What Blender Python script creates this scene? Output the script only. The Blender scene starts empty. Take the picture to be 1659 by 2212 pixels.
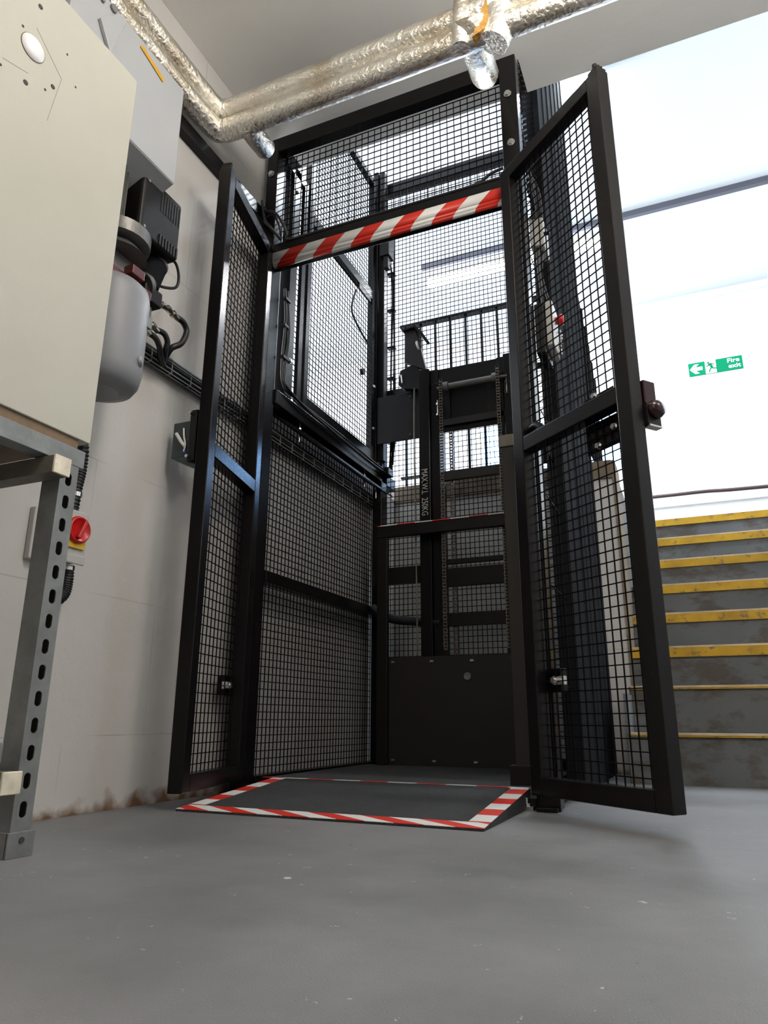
import bpy, bmesh, math, random
from mathutils import Vector, Matrix
random.seed(7)
sc = bpy.context.scene
COL = sc.collection
PI = math.pi

# ------------------------------------------------------------------ camera
cam_d = bpy.data.cameras.new('camera'); cam = bpy.data.objects.new('camera', cam_d); COL.objects.link(cam)
cam_d.sensor_fit = 'VERTICAL'; cam_d.sensor_height = 36.0; cam_d.lens = 1526.0/2212.0*36.0
cam_d.clip_start = 0.02; cam_d.clip_end = 100
cam.matrix_world = (Matrix.Translation((0, 0, .25)) @ Matrix.Rotation(0.40997, 4, 'Z')
                    @ Matrix.Rotation(PI/2+0.28539, 4, 'X') @ Matrix.Rotation(0.0047, 4, 'Z'))
sc.camera = cam
# ------------------------------------------------------------------ exposure, world, lights
sc.view_settings.view_transform = 'Standard'; sc.view_settings.look = 'None'
sc.view_settings.gamma = 1.0; sc.view_settings.use_curve_mapping = False
sc.view_settings.exposure = 0.0
w = bpy.data.worlds.new('world'); sc.world = w; w.use_nodes = True
w.node_tree.nodes['Background'].inputs[0].default_value = (.75, .88, 1, 1)
w.node_tree.nodes['Background'].inputs[1].default_value = .15

def area(name, loc, size, power, color, rot=(0, 0, 0), spread=PI):
    d = bpy.data.lights.new(name, 'AREA'); d.shape = 'RECTANGLE'; d.size, d.size_y = size
    d.energy = power; d.color = color; d.spread = spread
    o = bpy.data.objects.new(name, d); COL.objects.link(o); o.location = loc; o.rotation_euler = rot
    return o
WARM = (1.0, .93, .84); COOL = (.84, .93, 1.0)
def bulb(name, loc, power, color, r=.2):
    d = bpy.data.lights.new(name, 'POINT'); d.energy = power; d.color = color; d.shadow_soft_size = r
    o = bpy.data.objects.new(name, d); COL.objects.link(o); o.location = loc; return o
# lower room: unseen overhead point lights, no battens; some added to lighten the cage
bulb('overhead_light', (0, .95, 2.55), 26, WARM); bulb('overhead_light', (.35, .9, 2.55), 26, WARM)
bulb('overhead_light', (-.2, -1.6, 2.5), 34, WARM); bulb('overhead_light', (1.7, 1.3, 2.5), 34, WARM)
# upper floor: unseen area lights added at both sides to whiten it, plus battens
area('side_fill_light', (2.9, 4.6, 3.1), (2.6, 1.6), 55, COOL, (0, PI/2, 0))
area('side_fill_light', (-4.8, 4.2, 2.9), (2.6, 1.8), 340, (.95, .97, 1.0), (0, -PI/2, 0))
area('overhead_light', (-1.15, 5.67, 4.28), (1.6, .12), 110, (.97, .98, 1.0))
area('overhead_light', (-.4, 3.9, 4.3), (.5, .1), 55, COOL)
area('overhead_light', (.9, 6.2, 4.28), (1.6, .12), 22, COOL)  # area light with no batten fitting at this spot

# ------------------------------------------------------------------ materials
def new_mat(name):
    m = bpy.data.materials.new(name); m.use_nodes = True
    nt = m.node_tree; return m, nt, nt.nodes['Principled BSDF']
def N(nt, t, **kw):
    n = nt.nodes.new(t)
    for k, v in kw.items(): setattr(n, k, v)
    return n
def mat(name, col, rough=.5, metal=0, bump=0, bscale=60, var=0, vscale=8, spec=None, coat=0, emit=None, es=0, stretch=None, rvar=0):
    m, nt, b = new_mat(name); L = nt.links.new
    b.inputs['Base Color'].default_value = (*col, 1); b.inputs['Roughness'].default_value = rough
    b.inputs['Metallic'].default_value = metal
    if spec is not None: b.inputs['Specular IOR Level'].default_value = spec
    if coat: b.inputs['Coat Weight'].default_value = coat
    if emit: b.inputs['Emission Color'].default_value = (*emit, 1); b.inputs['Emission Strength'].default_value = es
    if bump or var or rvar:
        tc = N(nt, 'ShaderNodeTexCoord'); mp = N(nt, 'ShaderNodeMapping'); L(tc.outputs['Object'], mp.inputs[0])
        if stretch: mp.inputs['Scale'].default_value = stretch
    if var:
        n = N(nt, 'ShaderNodeTexNoise'); n.inputs['Scale'].default_value = vscale; n.inputs['Detail'].default_value = 6
        n.inputs['Roughness'].default_value = .65
        L(mp.outputs[0], n.inputs['Vector'])
        r = N(nt, 'ShaderNodeValToRGB'); r.color_ramp.elements[0].position = .3; r.color_ramp.elements[1].position = .7
        r.color_ramp.elements[0].color = (*[c*(1-var) for c in col], 1); r.color_ramp.elements[1].color = (*[min(1, c*(1+var*.6)) for c in col], 1)
        L(n.outputs['Fac'], r.inputs[0]); L(r.outputs[0], b.inputs['Base Color'])
    if bump:
        n2 = N(nt, 'ShaderNodeTexNoise'); n2.inputs['Scale'].default_value = bscale; n2.inputs['Detail'].default_value = 4
        L(mp.outputs[0], n2.inputs['Vector'])
        bp = N(nt, 'ShaderNodeBump'); bp.inputs['Strength'].default_value = bump; bp.inputs['Distance'].default_value = .01
        L(n2.outputs['Fac'], bp.inputs['Height']); L(bp.outputs[0], b.inputs['Normal'])
    return m

def specks(nt, L, coord, scale, thr, base_sock, col, rand=.5):
    v = N(nt, 'ShaderNodeTexVoronoi'); v.inputs['Scale'].default_value = scale; v.inputs['Randomness'].default_value = 1
    n = N(nt, 'ShaderNodeTexNoise'); n.inputs['Scale'].default_value = scale*2.2; L(coord, n.inputs['Vector'])
    mx = N(nt, 'ShaderNodeMix', data_type='RGBA'); mx.inputs[0].default_value = .04
    L(coord, mx.inputs[6]); L(n.outputs['Color'], mx.inputs[7]); L(mx.outputs[2], v.inputs['Vector'])
    lt = N(nt, 'ShaderNodeMath', operation='LESS_THAN'); lt.inputs[1].default_value = thr; L(v.outputs['Distance'], lt.inputs[0])
    sep = N(nt, 'ShaderNodeSeparateColor'); L(v.outputs['Color'], sep.inputs[0])
    gt = N(nt, 'ShaderNodeMath', operation='GREATER_THAN'); gt.inputs[1].default_value = rand; L(sep.outputs[0], gt.inputs[0])
    mu = N(nt, 'ShaderNodeMath', operation='MULTIPLY'); L(lt.outputs[0], mu.inputs[0]); L(gt.outputs[0], mu.inputs[1])
    m2 = N(nt, 'ShaderNodeMix', data_type='RGBA'); L(mu.outputs[0], m2.inputs[0]); L(base_sock, m2.inputs[6]); m2.inputs[7].default_value = (*col, 1)
    return m2.outputs[2]

def floor_mat():
    m, nt, b = new_mat('painted_floor'); L = nt.links.new
    tc = N(nt, 'ShaderNodeTexCoord'); co = tc.outputs['Object']
    n = N(nt, 'ShaderNodeTexNoise'); n.inputs['Scale'].default_value = 1.6; n.inputs['Detail'].default_value = 8; n.inputs['Roughness'].default_value = .6
    L(co, n.inputs['Vector'])
    r = N(nt, 'ShaderNodeValToRGB'); e = r.color_ramp.elements
    e[0].position = .36; e[0].color = (.138, .139, .144, 1); e[1].position = .64; e[1].color = (.225, .225, .232, 1)
    L(n.outputs['Fac'], r.inputs[0])
    s = specks(nt, L, co, 5, .04, r.outputs[0], (.48, .47, .46), .55)
    s = specks(nt, L, co, 13, .07, s, (.44, .43, .42), .78)
    s = specks(nt, L, co, 34, .09, s, (.48, .48, .48), .8)
    s = specks(nt, L, co, 17, .04, s, (.05, .045, .04), .85)
    L(s, b.inputs['Base Color'])
    rr = N(nt, 'ShaderNodeMapRange'); rr.inputs[3].default_value = .38; rr.inputs[4].default_value = .6
    L(n.outputs['Fac'], rr.inputs[0]); L(rr.outputs[0], b.inputs['Roughness'])
    b.inputs['Specular IOR Level'].default_value = .4
    n2 = N(nt, 'ShaderNodeTexNoise'); n2.inputs['Scale'].default_value = 420; n2.inputs['Detail'].default_value = 3; L(co, n2.inputs['Vector'])
    n3 = N(nt, 'ShaderNodeTexNoise'); n3.inputs['Scale'].default_value = 9; L(co, n3.inputs['Vector'])
    ad = N(nt, 'ShaderNodeMath', operation='MULTIPLY_ADD'); L(n3.outputs['Fac'], ad.inputs[0]); ad.inputs[1].default_value = 3; L(n2.outputs['Fac'], ad.inputs[2])
    bp = N(nt, 'ShaderNodeBump'); bp.inputs['Strength'].default_value = .5; bp.inputs['Distance'].default_value = .002
    L(ad.outputs[0], bp.inputs['Height']); L(bp.outputs[0], b.inputs['Normal'])
    return m

def wall_mat(name, col, swap='YZ', joints=True, grime=True):
    m, nt, b = new_mat(name); L = nt.links.new
    tc = N(nt, 'ShaderNodeTexCoord'); co = tc.outputs['Object']
    sp = N(nt, 'ShaderNodeSeparateXYZ'); L(co, sp.inputs[0])
    cb = N(nt, 'ShaderNodeCombineXYZ'); L(sp.outputs['Y' if swap == 'YZ' else 'X'], cb.inputs[0]); L(sp.outputs['Z'], cb.inputs[1])
    n = N(nt, 'ShaderNodeTexNoise'); n.inputs['Scale'].default_value = 2.2; n.inputs['Detail'].default_value = 7; L(co, n.inputs['Vector'])
    r = N(nt, 'ShaderNodeValToRGB'); e = r.color_ramp.elements
    e[0].position = .3; e[0].color = (*[c*.9 for c in col], 1); e[1].position = .7; e[1].color = (*[min(1, c*1.05) for c in col], 1)
    L(n.outputs['Fac'], r.inputs[0]); s = r.outputs[0]
    s = specks(nt, L, co, 7, .03, s, (.2, .19, .18), .6)
    s = specks(nt, L, co, 22, .05, s, (.25, .23, .21), .86)
    hsum = None
    if joints:
        br = N(nt, 'ShaderNodeTexBrick'); br.inputs['Scale'].default_value = 1; br.inputs['Brick Width'].default_value = .62
        br.inputs['Row Height'].default_value = .392; br.inputs['Mortar Size'].default_value = .0022; br.inputs['Mortar Smooth'].default_value = .3
        mp = N(nt, 'ShaderNodeMapping'); mp.inputs['Location'].default_value = (.08, .19, 0); L(cb.outputs[0], mp.inputs[0])
        n5 = N(nt, 'ShaderNodeTexNoise'); n5.inputs['Scale'].default_value = 3; L(co, n5.inputs['Vector'])
        L(mp.outputs[0], br.inputs['Vector'])
        mm = N(nt, 'ShaderNodeMath', operation='MULTIPLY'); L(br.outputs['Fac'], mm.inputs[0])
        rg = N(nt, 'ShaderNodeMapRange'); rg.inputs[1].default_value = .45; rg.inputs[2].default_value = .6; L(n5.outputs['Fac'], rg.inputs[0]); L(rg.outputs[0], mm.inputs[1])
        mx = N(nt, 'ShaderNodeMix', data_type='RGBA'); ml = N(nt, 'ShaderNodeMath', operation='MULTIPLY'); ml.inputs[1].default_value = .35; L(mm.outputs[0], ml.inputs[0])
        L(ml.outputs[0], mx.inputs[0]); L(s, mx.inputs[6]); mx.inputs[7].default_value = (.2, .18, .16, 1); s = mx.outputs[2]; hsum = mm.outputs[0]
    if grime:   # brown damp line where paint has worn off at the foot of the wall
        n4 = N(nt, 'ShaderNodeTexNoise'); n4.inputs['Scale'].default_value = 16; n4.inputs['Detail'].default_value = 8; L(co, n4.inputs['Vector'])
        a = N(nt, 'ShaderNodeMath', operation='MULTIPLY_ADD'); L(n4.outputs['Fac'], a.inputs[0]); a.inputs[1].default_value = -.14; L(sp.outputs['Z'], a.inputs[2])
        rg = N(nt, 'ShaderNodeMapRange'); rg.inputs[1].default_value = -.075; rg.inputs[2].default_value = -.03; rg.inputs[3].default_value = 1; rg.inputs[4].default_value = 0
        L(a.outputs[0], rg.inputs[0])
        mx = N(nt, 'ShaderNodeMix', data_type='RGBA'); L(rg.outputs[0], mx.inputs[0]); L(s, mx.inputs[6]); mx.inputs[7].default_value = (.17, .09, .045, 1); s = mx.outputs[2]
    L(s, b.inputs['Base Color']); b.inputs['Roughness'].default_value = .6
    n2 = N(nt, 'ShaderNodeTexNoise'); n2.inputs['Scale'].default_value = 45; n2.inputs['Detail'].default_value = 5; L(co, n2.inputs['Vector'])
    h = n2.outputs['Fac']
    if hsum is not None:
        ad = N(nt, 'ShaderNodeMath', operation='MULTIPLY_ADD'); L(hsum, ad.inputs[0]); ad.inputs[1].default_value = -1.2; L(h, ad.inputs[2]); h = ad.outputs[0]
    bp = N(nt, 'ShaderNodeBump'); bp.inputs['Strength'].default_value = .3; bp.inputs['Distance'].default_value = .004
    L(h, bp.inputs['Height']); L(bp.outputs[0], b.inputs['Normal'])
    return m

def hazard(name, d, period, off=0, rough=.4):
    m, nt, b = new_mat(name); L = nt.links.new
    tc = N(nt, 'ShaderNodeTexCoord')
    v = N(nt, 'ShaderNodeVectorMath', operation='DOT_PRODUCT'); L(tc.outputs['Object'], v.inputs[0]); v.inputs[1].default_value = [c/period for c in d]
    a = N(nt, 'ShaderNodeMath', operation='ADD'); a.inputs[1].default_value = off+50; L(v.outputs['Value'], a.inputs[0])
    f = N(nt, 'ShaderNodeMath', operation='FRACT'); L(a.outputs[0], f.inputs[0])
    g = N(nt, 'ShaderNodeMath', operation='GREATER_THAN'); g.inputs[1].default_value = .5; L(f.outputs[0], g.inputs[0])
    mx = N(nt, 'ShaderNodeMix', data_type='RGBA'); L(g.outputs[0], mx.inputs[0])
    mx.inputs[6].default_value = (.72, .72, .70, 1); mx.inputs[7].default_value = (.62, .028, .015, 1)
    L(mx.outputs[2], b.inputs['Base Color']); b.inputs['Roughness'].default_value = rough
    return m

def foil_mat():
    m, nt, b = new_mat('foil'); L = nt.links.new
    tc = N(nt, 'ShaderNodeTexCoord'); co = tc.outputs['Object']
    b.inputs['Metallic'].default_value = 1.0
    n = N(nt, 'ShaderNodeTexNoise'); n.inputs['Scale'].default_value = 5; n.inputs['Detail'].default_value = 6; L(co, n.inputs['Vector'])
    r = N(nt, 'ShaderNodeValToRGB'); e = r.color_ramp.elements
    e[0].position = .32; e[0].color = (.62, .53, .40, 1); e[1].position = .55; e[1].color = (.92, .89, .81, 1); L(n.outputs['Fac'], r.inputs[0])
    L(r.outputs[0], b.inputs['Base Color']); b.inputs['Roughness'].default_value = .26
    mp = N(nt, 'ShaderNodeMapping'); mp.inputs['Scale'].default_value = (1, 1, 1); L(co, mp.inputs[0])
    a = N(nt, 'ShaderNodeTexNoise'); a.inputs['Scale'].default_value = 60; a.inputs['Detail'].default_value = 5; a.inputs['Roughness'].default_value = .6; a.inputs['Distortion'].default_value = 1.2; L(mp.outputs[0], a.inputs['Vector'])
    v = N(nt, 'ShaderNodeTexVoronoi', feature='DISTANCE_TO_EDGE'); v.inputs['Scale'].default_value = 40; L(mp.outputs[0], v.inputs['Vector'])
    ad = N(nt, 'ShaderNodeMath', operation='MULTIPLY_ADD'); L(v.outputs['Distance'], ad.inputs[0]); ad.inputs[1].default_value = .8; L(a.outputs['Fac'], ad.inputs[2])
    bp = N(nt, 'ShaderNodeBump'); bp.inputs['Strength'].default_value = .8; bp.inputs['Distance'].default_value = .005
    L(ad.outputs[0], bp.inputs['Height']); L(bp.outputs[0], b.inputs['Normal'])
    return m

def worn_mat(name, base, patch, scale, thr, rough=.7, stretch=(1, 1, 1)):
    m, nt, b = new_mat(name); L = nt.links.new
    tc = N(nt, 'ShaderNodeTexCoord'); mp = N(nt, 'ShaderNodeMapping'); mp.inputs['Scale'].default_value = stretch; L(tc.outputs['Object'], mp.inputs[0])
    n = N(nt, 'ShaderNodeTexNoise'); n.inputs['Scale'].default_value = scale; n.inputs['Detail'].default_value = 9; n.inputs['Roughness'].default_value = .68; L(mp.outputs[0], n.inputs['Vector'])
    r = N(nt, 'ShaderNodeValToRGB'); e = r.color_ramp.elements
    e[0].position = thr-.05; e[0].color = (*base, 1); e[1].position = thr+.05; e[1].color = (*patch, 1); L(n.outputs['Fac'], r.inputs[0])
    n2 = N(nt, 'ShaderNodeTexNoise'); n2.inputs['Scale'].default_value = scale*.4; n2.inputs['Detail'].default_value = 5; L(tc.outputs['Object'], n2.inputs['Vector'])
    rg = N(nt, 'ShaderNodeMapRange'); rg.inputs[1].default_value = .3; rg.inputs[2].default_value = .7; rg.inputs[3].default_value = .75; rg.inputs[4].default_value = 1.2; L(n2.outputs['Fac'], rg.inputs[0])
    mu = N(nt, 'ShaderNodeVectorMath', operation='SCALE'); L(r.outputs[0], mu.inputs[0]); L(rg.outputs[0], mu.inputs['Scale'])
    L(mu.outputs[0], b.inputs['Base Color']); b.inputs['Roughness'].default_value = rough
    bp = N(nt, 'ShaderNodeBump'); bp.inputs['Strength'].default_value = .3; bp.inputs['Distance'].default_value = .004; L(n.outputs['Fac'], bp.inputs['Height']); L(bp.outputs[0], b.inputs['Normal'])
    return m

M = {}
M['floor'] = floor_mat()
M['wall'] = wall_mat('white_painted_block', (.575, .56, .54))
M['wallx'] = wall_mat('white_painted_wall', (.62, .60, .575), 'XZ', False, False)
M['upwall'] = mat('upper_wall_paint', (.86, .87, .87), .6, bump=.25, bscale=6, var=.04, vscale=2)
M['ceiling'] = mat('ceiling_paint', (.80, .80, .78), .7, bump=.12, bscale=30, var=.04, vscale=2)
M['upceil'] = mat('daylight_tinted_ceiling', (.80, .86, .92), .7, bump=.1, bscale=20)  # blue in the colour stands in for daylight on a white ceiling
M['black'] = mat('black_powder_coat', (.0060, .0052, .0056), .27, spec=.28, bump=.04, bscale=260)
M['wire'] = mat('black_coated_wire', (.0035, .0025, .003), .55, spec=.1)
M['dull'] = mat('dull_black_steel', (.0085, .0072, .0072), .42, spec=.25, var=.2, vscale=20)
M['brownsteel'] = mat('dusty_black_steel', (.0135, .011, .0105), .5, spec=.4, var=.2, vscale=14)
M['rib'] = mat('charcoal_sheet', (.013, .014, .016), .9, spec=.05)
M['tread'] = mat('anti_slip_black', (.026, .027, .029), .75, bump=.6, bscale=220, var=.3, vscale=30)
M['rubber'] = mat('black_rubber', (.008, .008, .01), .45)
M['chrome'] = mat('bright_zinc', (.62, .62, .62), .25, 1)
M['galv'] = mat('galvanised_steel', (.23, .24, .235), .5, .35, var=.25, vscale=14, bump=.1, bscale=60)
M['galvbrown'] = mat('stained_steel', (.165, .148, .12), .55, .2, var=.35, vscale=10, bump=.1)
M['beige'] = mat('beige_board', (.51, .50, .43), .55, var=.05, vscale=3, bump=.03, bscale=150)
M['beigedark'] = mat('board_edge', (.22, .15, .09), .7, var=.2, vscale=20)
M['greycab'] = mat('light_grey_enamel', (.43, .445, .465), .38, var=.04, vscale=4)
M['white'] = mat('white_plastic', (.8, .8, .79), .4)
M['disc'] = mat('white_disc', (.95, .95, .95), .35)
M['greyp'] = mat('pale_grey_plastic', (.48, .47, .45), .45)
M['red'] = mat('red_plastic', (.55, .012, .012), .3)
M['yellow'] = mat('yellow_plastic', (.80, .48, .015), .4)
M['label'] = mat('amber_label', (.66, .36, .03), .5, var=.1, vscale=60)
M['ink'] = mat('faded_black_ink', (.05, .045, .04), .7)
M['cap'] = worn_mat('chipped_cream_cap', (.78, .72, .58), (.35, .2, .1), 60, .66, .5)
M['tank'] = mat('silver_grey_tank', (.24, .245, .26), .5, .1, var=.05, vscale=6)
M['alu'] = mat('cast_aluminium', (.17, .165, .155), .42, .5, bump=.15, bscale=50, var=.2, vscale=30)
M['brass'] = mat('plated_fitting', (.62, .57, .48), .28, 1)
M['darkred'] = mat('dark_red_block', (.09, .008, .01), .4)
M['foil'] = foil_mat()
M['wool'] = mat('yellow_insulation', (.50, .28, .07), .9, bump=.8, bscale=80, var=.3, vscale=25)
M['concrete'] = worn_mat('stained_concrete', (.095, .082, .070), (.135, .142, .145), 4.5, .46, .75, (1, 1, 1.9))
M['nosing'] = worn_mat('worn_yellow_paint', (.56, .32, .012), (.16, .115, .06), 20, .60, .6)
M['edge_highlight'] = worn_mat('scuffed_edge_highlight', (.62, .48, .30), (.3, .2, .1), 30, .66, .5)  # pale strip paints the highlight along the tread edge, with scuffs
M['dado'] = worn_mat('worn_brown_render', (.20, .155, .105), (.11, .085, .06), 12, .62, .7)
M['beam'] = mat('grey_steel_beam', (.10, .10, .125), .5)
M['green'] = mat('sign_green', (0, .19, .085), .7, spec=.1)
M['signw'] = mat('sign_white', (.9, .9, .9), .4)
M['tube'] = mat('lit_tube', (1, 1, 1), .5, emit=(.95, .97, 1.0), es=14)
M['daylight'] = mat('daylit_pane', (.5, .7, 1), .3, emit=(.22, .50, 1.0), es=14)
M['stencil'] = mat('stencil_white', (.45, .44, .43), .7)
M['lockglass'] = mat('dark_green_plastic', (.03, .05, .048), .2)
M['lensred'] = mat('dark_red_lens', (.018, .0015, .003), .2)
M['greenline'] = mat('pale_green_enamel', (.12, .17, .16), .4)
M['blue'] = mat('blue_plastic', (.01, .05, .35), .4)
M['haz_bar'] = hazard('hazard_tape_bar', (1, 0, -1.05), .175, .93)
M['haz_rail'] = hazard('hazard_tape_rail', (1, 0, 0), .184, .3)
M['haz_sill'] = hazard('hazard_tape_sill', (1, 0, 0), .20, .1)
M['haz_ramp_x'] = hazard('hazard_tape_ramp_front', (1, 2.1, 0), .158, .05)
M['haz_ramp_y'] = hazard('hazard_tape_ramp_side', (0, 1, 0), .138, .12)

# ------------------------------------------------------------------ mesh helpers
def frame_between(p0, p1):
    z = (Vector(p1)-Vector(p0)); L = z.length; z.normalize()
    x = z.orthogonal().normalized(); y = z.cross(x)
    return x, y, z, L
class MB:
    def __init__(s): s.v = []; s.f = []; s.sm = []
    def add(s, vs, fs, smooth=False):
        k = len(s.v); s.v += [Vector(a) for a in vs]; s.f += [tuple(i+k for i in f) for f in fs]; s.sm += [smooth]*len(fs); return s
    def box(s, a, b, T=None):
        x0, x1 = sorted((a[0], b[0])); y0, y1 = sorted((a[1], b[1])); z0, z1 = sorted((a[2], b[2]))
        vs = [Vector(p) for p in ((x0, y0, z0), (x1, y0, z0), (x1, y1, z0), (x0, y1, z0), (x0, y0, z1), (x1, y0, z1), (x1, y1, z1), (x0, y1, z1))]
        if T: vs = [T @ p for p in vs]
        return s.add(vs, [(0, 3, 2, 1), (4, 5, 6, 7), (0, 1, 5, 4), (1, 2, 6, 5), (2, 3, 7, 6), (3, 0, 4, 7)])
    def bar(s, p0, p1, wd, hd=None, up=(0, 0, 1)):
        hd = hd or wd; p0 = Vector(p0); p1 = Vector(p1); z = (p1-p0).normalized(); u = Vector(up)
        if abs(z.dot(u)) > .95: u = Vector((0, 1, 0))
        x = z.cross(u).normalized(); y = x.cross(z)
        q = [(-1, -1), (1, -1), (1, 1), (-1, 1)]
        vs = [p+x*(a*wd/2)+y*(b*hd/2) for p in (p0, p1) for a, b in q]
        return s.add(vs, [(0, 1, 2, 3), (7, 6, 5, 4), (0, 4, 5, 1), (1, 5, 6, 2), (2, 6, 7, 3), (3, 7, 4, 0)])
    def cyl(s, p0, p1, r0, r1=None, n=16, caps=True):
        r1 = r0 if r1 is None else r1; x, y, z, L = frame_between(p0, p1); p0 = Vector(p0); p1 = Vector(p1)
        vs = []
        for p, r in ((p0, r0), (p1, r1)):
            for i in range(n):
                a = 2*PI*i/n; vs.append(p+x*(r*math.cos(a))+y*(r*math.sin(a)))
        s.add(vs, [(i, (i+1) % n, n+(i+1) % n, n+i) for i in range(n)], n > 6)
        if caps:
            s.add(vs[:n], [tuple(reversed(range(n)))]); s.add(vs[n:], [tuple(range(n))])
        return s
    def lathe(s, c, axis, prof, n=24):       # prof = [(r, h)], axis unit vector
        z = Vector(axis).normalized(); x = z.orthogonal().normalized(); y = z.cross(x); c = Vector(c)
        vs = []
        for r, h in prof:
            for i in range(n):
                a = 2*PI*i/n; vs.append(c+z*h+x*(r*math.cos(a))+y*(r*math.sin(a)))
        fs = []
        for k in range(len(prof)-1):
            for i in range(n): fs.append((k*n+i, k*n+(i+1) % n, (k+1)*n+(i+1) % n, (k+1)*n+i))
        s.add(vs, fs, True); m = len(prof)-1
        s.add(vs[:n], [tuple(reversed(range(n)))]); s.add(vs[m*n:], [tuple(range(n))])
        return s
    def tube(s, pts, r, n=10, sub=6, rf=None, closed_caps=True):
        P = [Vector(p) for p in pts]
        if sub > 1 and len(P) > 2:
            Q = []
            for i in range(len(P)-1):
                a = P[max(i-1, 0)]; b = P[i]; c = P[i+1]; d = P[min(i+2, len(P)-1)]
                for k in range(sub):
                    t = k/sub
                    Q.append(.5*((2*b)+(-a+c)*t+(2*a-5*b+4*c-d)*t*t+(-a+3*b-3*c+d)*t**3))
            Q.append(P[-1]); P = Q
        T = [(P[min(i+1, len(P)-1)]-P[max(i-1, 0)]).normalized() for i in range(len(P))]
        x = T[0].orthogonal().normalized(); vs = []
        for i, p in enumerate(P):
            x = (x-T[i]*x.dot(T[i])).normalized(); y = T[i].cross(x)
            for k in range(n):
                a = 2*PI*k/n; rr = rf(i, k, p) if rf else r
                vs.append(p+x*(rr*math.cos(a))+y*(rr*math.sin(a)))
        m = len(P)
        s.add(vs, [(j*n+k, j*n+(k+1) % n, (j+1)*n+(k+1) % n, (j+1)*n+k) for j in range(m-1) for k in range(n)], True)
        s.add(vs[:n], [tuple(reversed(range(n)))]); s.add(vs[-n:], [tuple(range(n))])
        return s
    def prism(s, poly, vec):                 # planar polygon (3-D points) extruded along vec
        n = len(poly); vec = Vector(vec); a = [Vector(p) for p in poly]
        return s.add(a+[p+vec for p in a], [tuple(reversed(range(n))), tuple(range(n, 2*n))]+[(i, (i+1) % n, n+(i+1) % n, n+i) for i in range(n)])
    def wires(s, o, U, V, w_, h_, pitch=.028, r=.0015, pv=None):   # welded wire mesh in the plane of U, V from corner o
        o = Vector(o); U = Vector(U).normalized(); V = Vector(V).normalized(); Wn = U.cross(V)
        nu = max(1, round(w_/pitch)); nv = max(1, round(h_/(pv or pitch)))
        for i in range(nu+1): s.bar(o+U*(w_*i/nu), o+U*(w_*i/nu)+V*h_, 2*r, 2*r, Wn)
        for j in range(nv+1): s.bar(o+V*(h_*j/nv)+Wn*2*r, o+V*(h_*j/nv)+U*w_+Wn*2*r, 2*r, 2*r, Wn)
        return s
    def build(s, name, m, parent=None, bevel=0, seg=2):
        root = Vector((0, 0, 0))
        p = parent
        while p is not None: root += p.location; p = p.parent
        me = bpy.data.meshes.new(name); me.from_pydata([tuple(v-root) for v in s.v], [], s.f)
        for i, q in enumerate(me.polygons): q.use_smooth = s.sm[i]
        bm = bmesh.new(); bm.from_mesh(me); bmesh.ops.recalc_face_normals(bm, faces=bm.faces); bm.to_mesh(me); bm.free()
        me.materials.append(M[m] if isinstance(m, str) else m); me.update()
        o = bpy.data.objects.new(name, me); COL.objects.link(o)
        if parent: o.parent = parent
        if bevel:
            b = o.modifiers.new('bevel', 'BEVEL'); b.width = bevel; b.segments = seg; b.limit_method = 'ANGLE'; b.angle_limit = .6
            b.harden_normals = False
        return o
def thing(name, label, cat, loc=(0, 0, 0), group=None):
    o = bpy.data.objects.new(name, None); COL.objects.link(o); o.location = loc; o.empty_display_size = .05
    o['label'] = label; o['category'] = cat
    if group: o['group'] = group
    return o
def tag(o, label, cat, group=None):
    o['label'] = label; o['category'] = cat
    if group: o['group'] = group
    return o
def struct(o): o['kind'] = 'structure'; return o
def copy_part(o, off, parent=None):
    c = o.copy(); COL.objects.link(c); c.location = o.location+Vector(off)
    if parent: c.parent = parent
    for ch in o.children: 
        d = ch.copy(); COL.objects.link(d); d.parent = c
    return c
def B(a, b): return MB().box(a, b)
def text_mesh(txt, size, origin, ex, ey, name, m, parent, depth=.0012, bold=0, sp=1.0, align='LEFT'):
    cu = bpy.data.curves.new('t', 'FONT'); cu.body = txt; cu.size = size; cu.extrude = depth; cu.offset = bold; cu.space_character = sp; cu.align_x = align
    to = bpy.data.objects.new('t', cu); COL.objects.link(to)
    dg = bpy.context.evaluated_depsgraph_get(); dg.update()
    me = bpy.data.meshes.new_from_object(to.evaluated_get(dg)); bpy.data.objects.remove(to)
    ex = Vector(ex); ey = Vector(ey); ez = ex.cross(ey); o0 = Vector(origin)
    mb = MB(); mb.add([o0+ex*v.co.x+ey*v.co.y+ez*v.co.z for v in me.vertices], [tuple(p.vertices) for p in me.polygons])
    bpy.data.meshes.remove(me)
    return mb.build(name, m, parent)

# ------------------------------------------------------------------ the setting
XW = -1.57
struct(B((XW-3.6, -3, -.1), (2.4, 3.78, 0)).build('floor', 'floor'))
struct(B((XW-.18, -3, 2.83), (2.4, 2.44, 3.05)).build('ceiling', 'ceiling'))
wl = MB().box((XW-.18, -3, 0), (XW, 2.26, 2.83)).box((XW-.18, 2.26, 0), (XW, 3.78, 1.52))
struct(wl.build('wall_left', 'wall'))
struct(B((XW-.18, -3.15, 0), (2.4, -3, 3.05)).build('wall_rear', 'wallx'))
struct(B((2.4, -3.15, 0), (2.55, 3.2, 3.05)).build('wall_right', 'wallx'))
struct(B((XW-.18, 3.78, 0), (-.30, 3.98, 1.58)).build('wall_front', 'wall'))
# wall beside the stairs, from the landing corner back
struct(B((-.48, 3.98, 0), (-.30, 5.6, 1.58)).build('wall_stair', 'concrete'))
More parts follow.
